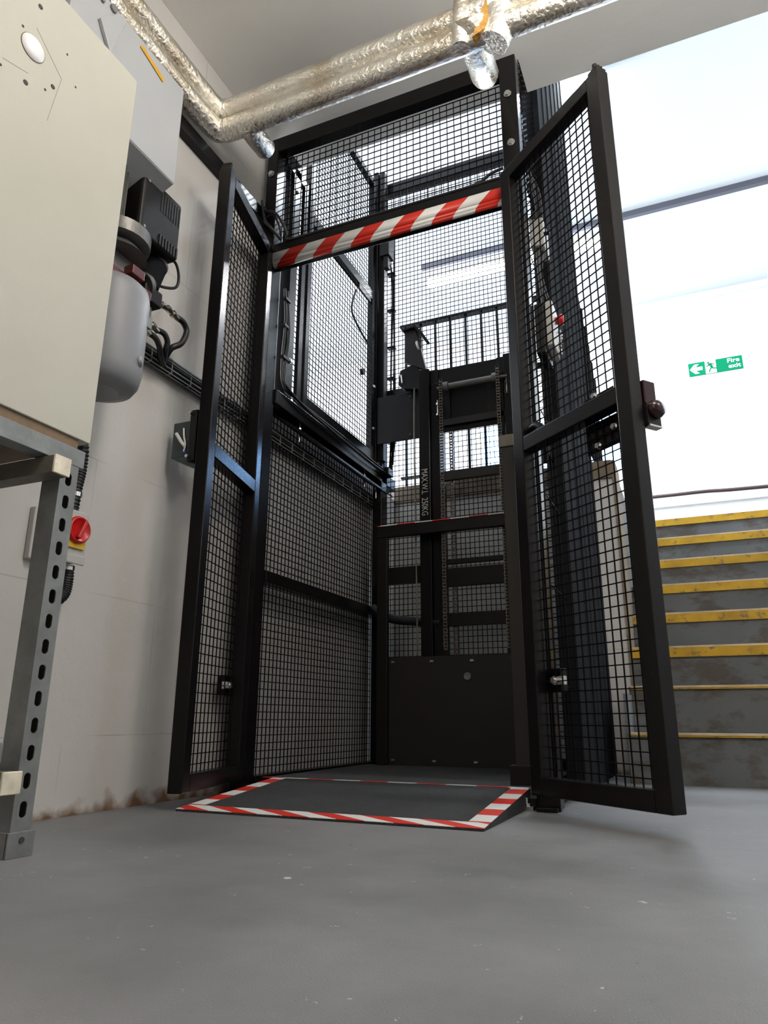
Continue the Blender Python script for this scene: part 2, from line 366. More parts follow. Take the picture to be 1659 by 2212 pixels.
# upper storey
struct(MB().box((-5.2, 3.98, 1.44), (-.48, 7.1, 1.6)).box((-5.2, 1.0, 1.44), (XW-.18, 3.98, 1.6))
       .box((-.48, 5.15, 1.44), (3.2, 7.1, 1.6)).build('floor_upper', 'concrete'))
struct(B((-5.2, 1.0, 4.42), (3.2, 7.1, 4.55)).build('ceiling_upper', 'upceil'))
uw = MB().box((-5.2, 7.0, 1.6), (3.2, 7.15, 4.42))
struct(uw.build('wall_upper_far', 'upwall'))
struct(B((-5.35, 1.0, 1.6), (-5.2, 7.1, 4.42)).build('wall_upper_left', 'upwall'))
struct(B((3.2, 2.44, 0), (3.35, 7.1, 4.42)).build('wall_upper_right', 'upwall'))
struct(B((XW-.18, 2.3, 3.05), (3.2, 2.44, 4.42)).build('wall_upper_near', 'upwall'))
struct(B((-5.2, .85, 1.6), (XW-.18, 1.0, 4.42)).build('wall_upper_back', 'upwall'))
struct(B((2.4, 2.44, 0), (3.2, 2.5, 3.05)).build('wall_stair_side', 'wallx'))
wf = struct(MB().box((-1.92, 6.985, 2.68), (-.36, 7.0, 2.72)).box((-1.92, 6.985, 3.28), (-.36, 7.0, 3.32)).box((-1.92, 6.985, 2.72), (-1.88, 7.0, 3.28)).box((-.40, 6.985, 2.72), (-.36, 7.0, 3.28)).box((-1.01, 6.985, 2.72), (-.98, 7.0, 3.28)).build('window_1', 'upwall'))  # window added to account for the blue reflection on the left door
B((-1.88, 6.990, 2.72), (-.40, 6.994, 3.28)).build('pane', 'daylight', wf)
# brown edge bands
struct(B((XW, 3.766, 1.50), (-.305, 3.79, 1.60)).build('trim_1', 'dado'))
struct(B((-.305, 3.775, .0), (-.288, 4.02, 1.60)).build('trim_2', 'dado'))
struct(B((-5.2, 6.975, 4.33), (3.2, 7.0, 4.36)).build('trim_3', 'upwall'))
struct(MB().box((-1.2, 6.955, 2.20), (3.2, 7.0, 2.232)).build('trim_4', 'upwall'))

# ------------------------------------------------------------------ staircase
st = thing('staircase', 'wide concrete staircase with worn yellow nosings rising at the right', 'staircase', (.9, 3.26, 0))
step0 = None
RISE, RUN = .2, .268
for i in range(8):
    y = 3.26+RUN*i; z = RISE*(i+1)
    s = B((-.298, y, z-RISE), (2.38, y+RUN+.0 if i < 7 else 5.16, z-.002)).build('step', 'concrete', st)
    if i >= 2:
        B((-.29, y-.012, z-.052), (2.38, y+.03, z-.006)).build('nosing', 'nosing', s)
    else:
        B((-.29, y-.010, z-.014), (2.38, y+.03, z-.005)).build('nosing', 'nosing', s)
    if i < 7: B((-.29, y-.0125, z-.0075), (2.38, y+.05, z+.0015)).build('edge_highlight', 'edge_highlight', s)
    # body fill beneath
fl = MB()
for i in range(1, 8): fl.box((-.298, 3.262+RUN*i, 0), (2.38, 3.262+RUN*(i+1), RISE*i-.001))
fl.build('stair_base', 'concrete', st)
B((-.302, 3.27, 0), (-.285, 3.77, .36)).build('stair_string', 'concrete', st)

# ------------------------------------------------------------------ upper floor furnishings
tag(B((-2.0, 5.46, 4.365), (3.15, 5.50, 4.415)).build('steel_beam', 'beam'), 'dark grey steel beam crossing under the bright upper ceiling', 'beam')
pb = MB().tube([(-1.2, 6.93, 2.315), (-.2, 6.93, 2.30), (.25, 6.93, 2.30), (.7, 6.93, 2.285), (2.9, 6.93, 2.26)], .018, 8, 4)
M['darkpipe'] = mat('dark_brown_pipe', (.05, .025, .028), .5)
tag(pb.build('wall_pipe', 'darkpipe'), 'thin dark reddish pipe running along the white wall above the stairs', 'pipe')
def batten(x0, x1, y, label, z=4.42):
    t = thing('overhead_light', label, 'ceiling light', ((x0+x1)/2, y, z), 'glowing tube lights on the upper ceiling')
    B((x0, y-.045, z-.05), (x1, y+.045, z)).build('housing', 'white', t)
    MB().cyl((x0+.02, y, z-.085), (x1-.02, y, z-.085), .04, n=16).build('diffuser', 'tube', t)
    for x in (x0, x1-.02): B((x, y-.045, z-.125), (x+.02, y+.045, z-.04)).build('end_cap', 'white', t)
batten(-2.02, -.35, 5.68, 'long glowing tube light seen through the cage mesh, beside the dark beam')
batten(-.47, -.12, 3.93, 'glowing tube light at the ceiling edge above the right mesh door')
# exit sign
sg = thing('exit_sign', 'green and white fire exit sign with running figure on the white wall', 'sign', (.485, 7.0, 3.52))
B((.245, 6.992, 3.508), (.725, 7.0, 3.648)).build('sign_board', 'green', sg)
def poly(pts, x0, z0, y=6.990, d=.002): return MB().prism([(x0+a, y, z0+b) for a, b in pts], (0, d, 0))
poly([(0, 0), (.045, .05), (.085, .05), (.055, .018), (.115, .018), (.115, -.018), (.055, -.018), (.085, -.05), (.045, -.05)], .255, 3.578).build('arrow', 'signw', sg)
B((.395, 6.989, 3.509), (.492, 6.9915, 3.647)).build('pictogram_panel', 'signw', sg)
rm = MB(); Y = 6.986
def seg2(a, b, w_): 
    a = Vector((a[0], Y, a[1])); b = Vector((b[0], Y, b[1])); rm.bar(a, b, w_*1.45, .002, (0, 1, 0))
ox, oz = .443, 3.578
rm.cyl((ox-.018, Y, oz+.044), (ox-.018, Y+.003, oz+.044), .011, n=14)
for a, b, w_ in (((-.008, .032), (.012, -.004), .017), ((-.008, .030), (-.026, .012), .006), ((-.026, .012), (-.04, .008), .005), ((-.004, .032), (.02, .03), .006), ((.02, .03), (.034, .016), .005),
                 ((.010, -.004), (-.008, -.03), .008), ((-.008, -.03), (-.018, -.058), .007), ((.012, -.004), (.022, -.022), .008), ((.022, -.022), (.052, -.022), .007)):
    seg2((ox+a[0], oz+a[1]), (ox+b[0], oz+b[1]), w_)
rm.build('running_figure', 'green', sg)
text_mesh('Fire', .060, (.700, 6.990, 3.590), (1.12, 0, 0), (0, 0, 1), 'lettering', 'signw', sg, .001, .0012, 1.05, 'RIGHT')
text_mesh('exit', .060, (.705, 6.990, 3.532), (1.12, 0, 0), (0, 0, 1), 'lettering', 'signw', sg, .001, .0012, 1.05, 'RIGHT')
# landing railing
rl = thing('landing_railing', 'dark steel baluster railing on the landing behind the lift', 'railing', (-1.1, 3.85, 1.6))
MB().box((-1.56, 3.835, 2.73), (-.60, 3.875, 2.75)).build('handrail', 'black', rl, .002)
MB().box((-1.56, 3.845, 1.68), (-.60, 3.87, 1.692)).build('bottom_rail', 'black', rl)
b0 = MB().box((-1.530, 3.848, 1.60), (-1.515, 3.862, 2.73)).build('baluster', 'black', rl)
for i in range(1, 10): copy_part(b0, (.102*i, 0, 0))
# ribbed cladding beside the shaft
rc = thing('ribbed_cladding', 'tall charcoal ribbed metal cladding beside the cage behind the right mesh door', 'cladding', (-.385, 3.05, 0))
def ribs(y0, y1, z0, z1, x, pitch=.15):
    mb = MB(); n = int(round((y1-y0)/pitch)); p = (y1-y0)/n; mb.box((x-.003, y0, z0), (x, y1, z1))
    for i in range(n):
        a = y0+p*i+p*.5; mb.prism([(x, a-.012, z0), (x+.005, a-.003, z0), (x+.005, a+.003, z0), (x, a+.012, z0)], (0, 0, z1-z0))
    return mb
ribs(2.56, 3.66, .01, 4.1, -.392).build('ribbed_sheet', 'rib', rc)
MB().box((-.43, 2.545, .01), (-.375, 2.56, 4.1)).build('edge_trim', 'rib', rc)
g = MB(); pg = [(3.66, 1.62), (4.20, 1.62), (4.34, 2.10), (4.20, 2.33), (3.66, 2.62)]
g.prism([(-.40, a, b) for a, b in pg], (.004, 0, 0))
for i in range(5):
    ya = 3.74+.11*i; g.box((-.396, ya, 1.62), (-.386, ya+.03, 2.58-.55*(ya-3.66)))
g.build('guard_sheet', 'rib', rc)

# ------------------------------------------------------------------ lift cage
cg = thing('lift_cage', 'tall black welded mesh goods lift cage with both mesh doors open', 'lift cage', (-.97, 2.8, 0))
def post(x0, x1, y0, y1, z0, z1, m='black'): return B((x0, y0, z0), (x1, y1, z1)).build('post', m, cg, .003)
YF = 2.20
post(-1.54, -1.485, YF, 2.27, 0, 2.79); post(-.468, -.402, YF, 2.27, 0, 2.79)
post(-1.53, -1.478, 2.335, 2.395, 1.57, 2.75)                      # landing gate hanging side
post(-1.53, -1.475, 3.36, 3.43, 0, 3.5); post(-.44, -.405, 3.385, 3.43, 0, 3.5)
post(-1.51, -1.478, 3.285, 3.325, 1.6, 3.5)
def rail(a, b, m='black'): return B(a, b).build('rail', m, cg, .003)
rail((-1.485, YF, 2.715), (-.468, 2.25, 2.79)); rail((-1.53, 2.27, 2.70), (-1.478, 2.44, 2.79)); rail((-.455, 2.27, 2.72), (-.405, 2.44, 2.79))
rail((-1.475, 3.375, 3.40), (-.46, 3.425, 3.47)); rail((-1.475, 3.375, 2.02), (-.46, 3.40, 2.05)); rail((-1.475, 3.375, .02), (-.46, 3.42, .08))
rail((-1.53, 2.27, .755), (-1.478, 3.36, .80)); rail((-1.53, 2.27, .015), (-1.478, 3.36, .055)); rail((-.455, 2.27, .015), (-.41, 3.36, .055))
rail((-1.545, 2.27, 1.50), (-1.475, 3.55, 1.565)); rail((-.455, 2.27, 1.18), (-.41, 2.55, 1.22)); rail((-.455, 2.44, 3.42), (-.405, 3.36, 3.47))
rail((-1.475, 3.35, 1.535), (-1.43, 3.42, 1.575))
# lintel with the tape wrapped round its lower half
B((-1.485, 2.1945, 2.112), (-.468, 2.25, 2.215)).build('lintel', 'black', cg, .004)
tp = MB()
pr = [(2.192, 2.168), (2.192, 2.124), (2.197, 2.108), (2.210, 2.100)]
for (y1, z1), (y2, z2) in zip(pr, pr[1:]):
    tp.add([(-1.478, y1, z1), (-.470, y1, z1), (-.470, y2, z2), (-1.478, y2, z2)], [(0, 1, 2, 3)], True)
tpo = tp.build('hazard_tape', 'haz_bar', cg); sm = tpo.modifiers.new('s', 'SOLIDIFY'); sm.thickness = .002; tpo['label'] = 'red and white striped tape on the lintel'
# infill meshes
def infill(o, U, V, w_, h_, pitch=.028, pv=None): return MB().wires(o, U, V, w_, h_, pitch, .0016, pv).build('mesh_infill', 'wire', cg)
infill((-1.485, 2.262, 2.205), (1, 0, 0), (0, 0, 1), 1.017, .51, .0295)
infill((-1.475, 3.43, .08), (1, 0, 0), (0, 0, 1), 1.015, 3.32, .0245, .030)
infill((-1.535, 2.27, .05), (0, 1, 0), (0, 0, 1), 1.09, 1.46)
infill((-1.53, 2.395, 1.565), (0, 1, 0), (0, 0, 1), .10, 1.14)
infill((-.402, 2.27, 2.2), (0, 1, 0), (0, 0, 1), 1.09, 1.2)
infill((-.402, 2.27, .05), (0, 1, 0), (0, 0, 1), 1.09, 2.15, .085, .3)
# threshold and plates
B((-1.485, 2.20, .0), (-.468, 2.26, .03)).build('threshold', 'dull', cg)
fb = MB().box((-.455, 2.175, 0), (-.395, 2.20, .05)).box((-.46, 2.15, 0), (-.40, 2.20, .012)); fb.build('foot_plate', 'black', cg, .002)
ft = MB().box((-.515, 2.155, 0), (-.47, 2.185, .012)).cyl((-.492, 2.17, .01), (-.492, 2.17, .035), .006, n=8).cyl((-.492, 2.17, .012), (-.492, 2.17, .02), .011, n=6)
ft.build('floor_bolt', 'chrome', cg)
def bolt(p, axis, r=.012, parent=cg, name='bolt'):
    a = Vector(axis); p = Vector(p)
    return MB().cyl(p, p+a*.003, r*1.25, n=16).cyl(p+a*.003, p+a*.010, r, n=6).build(name, 'chrome', parent)
bA = bolt((-.437, 2.20, 2.60), (0, -1, 0)); copy_part(bA, (.003, 0, -.235)); copy_part(bA, (-1.078, 0, 0)); copy_part(bA, (-1.078, 0, -.9))
bC = bolt((-1.478, 2.365, 2.62), (1, 0, 0), .009); copy_part(bC, (0, 0, -.88)); copy_part(bC, (0, .88, -.6)); copy_part(bC, (0, .88, -.85)); copy_part(bC, (0, 1.02, -1.0))
bE = bolt((-1.475, 3.39, 2.0), (1, 0, 0), .008)
for z in (-.28, -.42, -.95, -1.2): copy_part(bE, (0, 0, z))
hb = MB().cyl((-1.50, 2.51, 1.42), (-1.50, 2.51, 1.50), .004, n=8).cyl((-1.50, 2.51, 1.47), (-1.50, 2.51, 1.485), .009, n=6)
hbo = hb.build('hanging_bolt', 'chrome', cg); copy_part(hbo, (0, .68, 0)); copy_part(hbo, (0, .83, -.02))
# landing gate in the left side (upper half)
gt = B((-1.512, 2.49, 1.585), (-1.478, 2.53, 3.4))
gt.box((-1.512, 3.225, 1.585), (-1.478, 3.27, 3.4)).box((-1.512, 2.53, 1.585), (-1.478, 3.225, 1.64)).box((-1.512, 2.53, 2.56), (-1.478, 3.225, 2.62)).box((-1.512, 2.53, 3.36), (-1.478, 3.225, 3.4))
gto = gt.build('landing_gate', 'black', cg, .003)
MB().wires((-1.508, 2.53, 1.64), (0, 1, 0), (0, 0, 1), .695, 1.72, .0285).build('gate_mesh', 'wire', gto)
MB().box((-1.500, 2.44, 1.585), (-1.482, 2.475, 2.75)).build('gate_channel', 'black', gto, .002)
MB().box((-1.49, 3.05, 2.53), (-1.478, 3.20, 2.56)).tube([(-1.485, 3.02, 2.50), (-1.49, 2.98, 2.36), (-1.49, 3.06, 2.30), (-1.49, 3.2, 2.26)], .006, 8).build('gate_lock', 'rubber', gto)
MB().cyl((-1.50, 3.13, 2.06), (-1.482, 3.13, 2.06), .018, n=14).build('gate_knob', 'dull', gto)
MB().prism([(-1.54, 2.30, 1.50), (-1.54, 3.5, 1.50), (-1.47, 3.5, 1.46), (-1.47, 2.5, 1.46)], (0, 0, -.01)).build('sill_plate', 'black', cg)
# the two doors
def door(hinge, outer, flip, mirror_label):
    H = Vector((*hinge, 0)); O = Vector((*outer, 0)); U = (O-H).normalized(); W_ = (O-H).length
    Nn = Vector((U.y, -U.x, 0)) if flip else Vector((-U.y, U.x, 0))       # Nn points to the viewer side
    T = Matrix(((U.x, Nn.x, 0, H.x), (U.y, Nn.y, 0, H.y), (0, 0, 1, 0), (0, 0, 0, 1)))
    t = .045; s = .05; z0, z1 = .045, 2.19
    d = MB()
    d.box((0, 0, z0), (s, t, z1), T).box((W_-s, 0, z0), (W_, t, z1), T)
    d.box((s, 0, z0), (W_-s, t, z0+s), T).box((s, 0, z1-s), (W_-s, t, z1), T).box((s, 0, 1.075), (W_-s, t, 1.125), T)
    do = d.build('door', 'black', cg, .003); do['label'] = mirror_label
    for a, b in ((z0+s, 1.075), (1.125, z1-s)):
        MB().wires(T @ Vector((s-.02, -.003 if 0 else .004, a-.01)), U, (0, 0, 1), W_-2*s+.04, b-a+.02, .0305).build('mesh_infill', 'wire', do)
    return do, T, W_
dl, TL, WL = door((-1.524, 2.185), (-1.41, 1.715), False, 'left mesh door swung open towards the wall')
dr, TR, WR = door((-.444, 2.183), (-.055, 1.860), True, 'right mesh door swung out towards the stairs')
# make sure the viewer side is right: hardware below uses local v > 0 towards the viewer
def L_(T, *p): return T @ Vector(p)
# top hinge caps
for T, W_ in ((TL, WL), (TR, WR)):
    d_ = dl if T is TL else dr
    mb = MB().box((W_-.045, .002, 2.19), (W_-.005, .040, 2.205), T)
    for q in (.008, .020, .032): mb.cyl(L_(T, W_-.02, q, 2.20), L_(T, W_-.02, q, 2.222), .008, n=8)
    mb.build('top_bolt_guide', 'black', d_, .001)
# right door: lock plate, lens box, latch, bracket tube
MB().box((WR-.22, -.004, .985), (WR-.05, .0, 1.075), TR).box((WR-.22, -.004, 1.125), (WR-.10, .0, 1.16), TR).build('lock_plate', 'black', dr, .001)
for u, z in ((.335, 1.155), (.335, 1.0), (.40, 1.035)): MB().cyl(L_(TR, u, .0, z), L_(TR, u, .012, z), .008, n=6).cyl(L_(TR, u, 0, z), L_(TR, u, .004, z), .011, n=12).build('bolt', 'chrome', dr)
MB().box((WR-.012, -.045, 1.062), (WR+.006, -.002, 1.132), TR).build('lock_case', 'lensred', dr, .003)
MB().box((WR-.012, -.050, 1.0), (WR+.010, -.002, 1.064), TR).build('lock_base', 'dull', dr, .002)
MB().lathe(L_(TR, WR+.010, -.028, 1.045), (TR.to_3x3() @ Vector((1, 0, 0))), [(.026, 0), (.026, .008), (.022, .018), (.012, .024), (.003, .025)], 20).build('lock_lens', 'lensred', dr)
MB().box((WR-.010, -.049, .996), (WR+.012, -.004, 1.001), TR).build('lock_trim', 'chrome', dr)
def latch(T, u, z, d_):
    MB().box((u-.01, -.03, z-.03), (u+.045, -.005, z+.035), T).build('latch_case', 'black', d_, .002)
    MB().cyl(L_(T, u+.035, -.016, z), L_(T, u+.035, .012, z), .013, n=6).cyl(L_(T, u+.035, .0, z), L_(T, u+.035, .018, z), .009, n=14).box((u+.04, -.01, z-.012), (u+.065, .004, z+.012), T).build('latch_bolt', 'chrome', d_)
latch(TR, .055, .36, dr); latch(TL, .055, .36, dl)
MB().tube([L_(TR, .04, .02, 1.145), L_(TR, .10, .03, 1.15), L_(TR, .14, .03, 1.12)], .011, 10).build('door_stay', 'dull', dr)
# left door: lock box on the wall side and small gusset plates
MB().box((WL-.09, .0, 1.125), (WL-.05, .004, 1.165), TL).build('gusset_plate', 'black', dl, .001)
MB().box((WL-.10, .0, 1.02), (WL-.05, .004, 1.075), TL).build('gusset_plate', 'black', dl, .001)
bx = MB()
P0 = Vector((-1.455, 1.735, 0))
lk = MB().box((-1.532, 1.742, 1.08), (-1.456, 1.80, 1.205)).prism([(-1.532, 1.742, 1.08), (-1.456, 1.742, 1.08), (-1.42, 1.742, 1.03), (-1.43, 1.742, 1.03)], (0, .058, 0)).build('lock_housing', 'lockglass', dl, .002)
MB().box((-1.455, 1.728, 1.055), (-1.425, 1.80, 1.235)).build('lock_mount', 'black', dl, .003)
MB().tube([(-1.515, 1.738, 1.165), (-1.49, 1.738, 1.13), (-1.475, 1.738, 1.115)], .006, 8).tube([(-1.486, 1.738, 1.18), (-1.482, 1.738, 1.15), (-1.474, 1.738, 1.12), (-1.478, 1.738, 1.095)], .003, 8).build('lock_wires', 'white', lk)
MB().box((-1.476, 1.736, 1.088), (-1.464, 1.742, 1.096)).build('wire_clip', 'blue', lk)
for z in (1.225, 1.07): MB().cyl((-1.45, 1.728, z), (-1.45, 1.718, z), .006, n=10).build('bolt', 'chrome', dl)
# cable loops over the lintel and along jambs
def cable(pts, r, name='cable', m='rubber', parent=cg, n=8): return MB().tube(pts, r, n, 8).build(name, m, parent)
cable([(-1.53, 2.19, 2.42), (-1.50, 2.15, 2.36), (-1.44, 2.14, 2.32), (-1.40, 2.16, 2.24), (-1.41, 2.19, 2.215), (-1.2, 2.195, 2.215), (-.48, 2.195, 2.215)], .006)
cable([(-1.55, 2.19, 2.46), (-1.49, 2.13, 2.30), (-1.45, 2.12, 2.24), (-1.43, 2.17, 2.21)], .006)
cable([(-1.53, 2.19, 2.36), (-1.46, 2.15, 2.33), (-1.43, 2.16, 2.26), (-1.44, 2.19, 2.22)], .005)
cable([(-.9, 2.205, 2.222), (-.6, 2.205, 2.225), (-.52, 2.2, 2.25), (-.47, 2.195, 2.255)], .006)
cable([(-1.478, 2.30, 2.06), (-1.470, 2.305, 1.9), (-1.474, 2.30, 1.7), (-1.468, 2.31, 1.60), (-1.463, 2.40, 1.575), (-1.463, 2.9, 1.572), (-1.463, 3.4, 1.57), (-1.462, 3.44, 1.62), (-1.455, 3.44, 1.8), (-1.45, 3.43, 2.2), (-1.445, 3.44, 2.7), (-1.45, 3.42, 2.9), (-1.47, 3.36, 2.98)], .006)
cable([(-1.478, 2.32, 2.06), (-1.465, 2.33, 1.85), (-1.475, 2.32, 1.66), (-1.456, 2.34, 1.585), (-1.455, 2.6, 1.555), (-1.455, 3.38, 1.552), (-1.448, 3.44, 1.66), (-1.44, 3.45, 2.3), (-1.437, 3.44, 3.2)], .006)
cable([(-1.442, 3.44, 1.62), (-1.432, 3.45, 2.0), (-1.436, 3.44, 2.6), (-1.43, 3.44, 3.3)], .005)
for z in (1.75, 1.88, 2.0, 2.15, 2.35, 2.6, 2.85): 
    MB().box((-1.475, 3.425, z), (-1.427, 3.46, z+.01)).build('cable_tie', 'rubber', cg)
for z in (1.72, 1.87, 2.0): MB().box((-1.482, 2.29, z), (-1.462, 2.33, z+.012)).build('cable_tie', 'rubber', cg)
cable([(-.43, 2.28, 2.7), (-.40, 2.29, 2.4), (-.385, 2.3, 2.25), (-.37, 2.30, 2.12), (-.38, 2.31, 1.9), (-.372, 2.31, 1.7)], .006)
cable([(-.41, 2.34, 2.35), (-.365, 2.34, 2.22), (-.36, 2.33, 2.0), (-.375, 2.34, 1.85), (-.352, 2.38, 1.72)], .005)
# black column beside the gate (guide channel), with limit switch at its top
gc = MB().box((-1.475, 3.30, 1.6), (-1.44, 3.345, 3.5)).build('guide_channel', 'dull', cg, .002)
MB().box((-1.46, 3.28, 2.95), (-1.40, 3.36, 3.06)).box((-1.45, 3.25, 2.86), (-1.39, 3.33, 2.96)).box((-1.43, 3.26, 2.78), (-1.40, 3.30, 2.86)).build('limit_switch', 'dull', cg, .003)
MB().box((-1.44, 3.28, 3.06), (-1.375, 3.34, 3.19)).build('switch_cover', 'greyp', cg, .006)
# emergency stop box on the right side of the cage
es = MB().box((-.402, 2.28, 1.50), (-.368, 2.42, 1.70)).build('control_box', 'dull', cg, .004)
MB().box((-.368, 2.29, 1.53), (-.338, 2.42, 1.71)).build('box_lid', 'greyp', es, .005)
MB().cyl((-.338, 2.35, 1.655), (-.322, 2.35, 1.655), .014, n=16).lathe((-.322, 2.35, 1.655), (1, 0, 0), [(.020, 0), (.021, .008), (.017, .014), (.004, .016)], 20).build('stop_button', 'red', es)
ch = MB()
for i in range(7): ch.lathe((-.330+.003*math.sin(i), 2.37, 1.62-.015*i), (0, 1, 0) if i % 2 else (.3, 1, 0), [(.006, -.0015), (.008, 0), (.006, .0015)], 10)
ch.build('key_chain', 'chrome', es)
MB().box((-.402, 2.29, 1.95), (-.35, 2.40, 2.07)).build('switch_box', 'greyp', cg, .005)
MB().cyl((-.402, 2.30, 2.0), (-.33, 2.30, 2.0), .008, n=10).cyl((-.402, 2.34, 2.1), (-.37, 2.34, 2.13), .018, n=12).build('cable_gland', 'dull', cg)

# ------------------------------------------------------------------ lift platform
pf = thing('lift_platform', 'black lift platform inside the cage with solid rear plate', 'lift platform', (-.95, 2.7, .0))
B((-1.455, 2.265, .012), (-.50, 3.17, .05)).build('deck', 'tread', pf, .001)
B((-1.455, 2.262, .030), (-.50, 2.266, .052)).build('front_lip', 'dull', pf)
o = B((-1.45, 2.268, .0505), (-.51, 2.290, .0525)).build('hazard_tape', 'haz_sill', pf); o['label'] = 'faded red and white striped edge tape'
B((-1.345, 3.150, .05), (-.63, 3.158, .532)).build('rear_plate', 'brownsteel', pf, .001)
bb = MB().cyl((-1.322, 3.15, .072), (-1.322, 3.144, .072), .006, n=8).cyl((-1.314, 3.15, .072), (-1.314, 3.146, .072), .005, n=8).build('bolt', 'chrome', pf)
for dx, dz in ((.2, 0), (.392, 0), (.584, 0), (0, .438), (.195, .437), (.388, .436), (.575, .44)): copy_part(bb, (dx, 0, dz))
MB().lathe((-.954, 3.15, .438), (0, -1, 0), [(.017, 0), (.017, .004), (.012, .005), (.012, .002)], 20).build('key_switch', 'galv', pf)
B((-1.392, 3.12, .05), (-1.338, 3.15, 1.12)).build('frame_post', 'dull', pf, .003)
B((-.665, 3.12, .05), (-.62, 3.15, 1.12)).build('frame_post', 'dull', pf, .003)
B((-1.392, 3.115, 1.115), (-.62, 3.15, 1.172)).build('top_rail', 'dull', pf, .003)
o = B((-1.39, 3.112, 1.172), (-.622, 3.15, 1.1765)).build('hazard_tape', 'haz_rail', pf); o['label'] = 'thin red and white tape along the rail'
hp = MB().box((-.570, 2.38, .05), (-.522, 2.43, 1.205)).build('front_post', 'brownsteel', pf, .004)
MB().box((-.575, 2.376, 1.205), (-.521, 2.434, 1.252)).build('post_cap', 'galvbrown', pf, .004)
MB().box((-.585, 2.365, .045), (-.515, 2.44, .11)).build('post_foot', 'dull', pf, .002)
for z in (.14, .62, .95): MB().cyl((-.522, 2.40, z), (-.516, 2.40, z), .005, n=8).build('bolt', 'chrome', pf)

# ------------------------------------------------------------------ mast
ms = thing('lift_mast', 'black twin column lift mast with roller chains and load marking', 'lift mast', (-.95, 3.26, 0))
for x0, x1 in ((-1.192, -1.132), (-.735, -.675)):
    B((x0, 3.19, .0), (x1, 3.30, 2.035)).build('column', 'black' if x0 < -1 else 'dull', ms, .003)
mb = MB().box((-1.13, 3.205, .0), (-1.085, 3.30, 1.95)); mb.build('inner_column', 'black', ms, .003)
MB().box((-.78, 3.205, .0), (-.742, 3.30, 1.95)).build('inner_column', 'dull', ms, .003)
hpz = MB().box((-1.132, 3.225, 1.92), (-.735, 3.24, 2.035)).box((-1.132, 3.225, 1.675), (-.735, 3.24, 1.735)).box((-1.132, 3.225, 1.735), (-1.03, 3.24, 1.92)).box((-.83, 3.225, 1.735), (-.735, 3.24, 1.92)).box((-1.06, 3.24, 1.70), (-.80, 3.25, 1.96))
hpz.build('head_plate', 'dull', ms, .002)
MB().box((-1.132, 3.215, 1.915), (-1.09, 3.225, 2.035)).build('end_plate', 'dull', ms, .002); MB().box((-.775, 3.215, 1.94), (-.735, 3.225, 2.035)).build('end_plate', 'dull', ms, .002)
MB().box((-1.07, 3.205, 1.70), (-.74, 3.222, 1.735)).build('cross_bar', 'brownsteel', ms, .002)
for z0, z1, m_ in ((1.405, 1.455, 'brownsteel'), (.975, 1.0, 'dull'), (.865, .955, 'dull'), (.675, .735, 'dull')):
    B((-1.085, 3.212, z0), (-.735, 3.235, z1)).build('cross_bar', m_, ms, .002)
B((-1.47, 3.23, .90), (-1.19, 3.26, .985)).build('cross_bar', 'dull', ms)
MB().tube([(-1.47, 3.24, .79), (-1.42, 3.235, .75), (-1.33, 3.23, .72), (-1.2, 3.23, .705), (-1.10, 3.22, .69)], .022, 10).build('hydraulic_hose', 'rubber', ms)
# shaft and sprockets
sh = MB().cyl((-1.085, 3.185, 1.905), (-.715, 3.185, 1.905), .009, n=12).cyl((-1.035, 3.185, 1.905), (-.775, 3.185, 1.905), .018, n=18).cyl((-1.048, 3.185, 1.905), (-1.022, 3.185, 1.905), .028, n=18).cyl((-.79, 3.185, 1.905), (-.768, 3.185, 1.905), .028, n=18)
sh.build('chain_shaft', 'alu', ms)
def chain(x, y, z0, z1):
    mb = MB(); p = .0155; n = int((z1-z0)/p)
    for i in range(n):
        z = z0+p*i
        w_ = .0085 if i % 2 else .0062
        for s_ in (-1, 1): mb.box((x+s_*w_-.001, y-.006, z), (x+s_*w_+.001, y+.006, z+p*1.35))
        mb.cyl((x-.009, y, z+p*.15), (x+.009, y, z+p*.15), .0042, n=6)
    return mb.build('roller_chain', 'chainm', ms)
M['chainm'] = mat('oiled_chain', (.26, .23, .20), .3, .8)
chain(-1.057, 3.16, .56, 1.95); chain(-.757, 3.16, .56, 1.97); chain(-1.03, 3.235, .05, 1.70); chain(-.722+.012, 3.235, .05, 1.72)
# tensioner bolts, lifting rod
tb = MB().cyl((-1.085, 3.19, 1.765), (-1.085, 3.19, 1.84), .005, n=8).cyl((-1.085, 3.19, 1.755), (-1.085, 3.19, 1.765), .010, n=6).cyl((-1.085, 3.19, 1.815), (-1.085, 3.19, 1.825), .010, n=6).build('tension_bolt', 'brass', ms); copy_part(tb, (.365, 0, .055))
MB().tube([(-1.21, 3.18, 1.93), (-1.212, 3.175, 1.6), (-1.208, 3.175, 1.2), (-1.205, 3.18, .55)], .004, 6).build('pull_cable', 'galvbrown', ms)
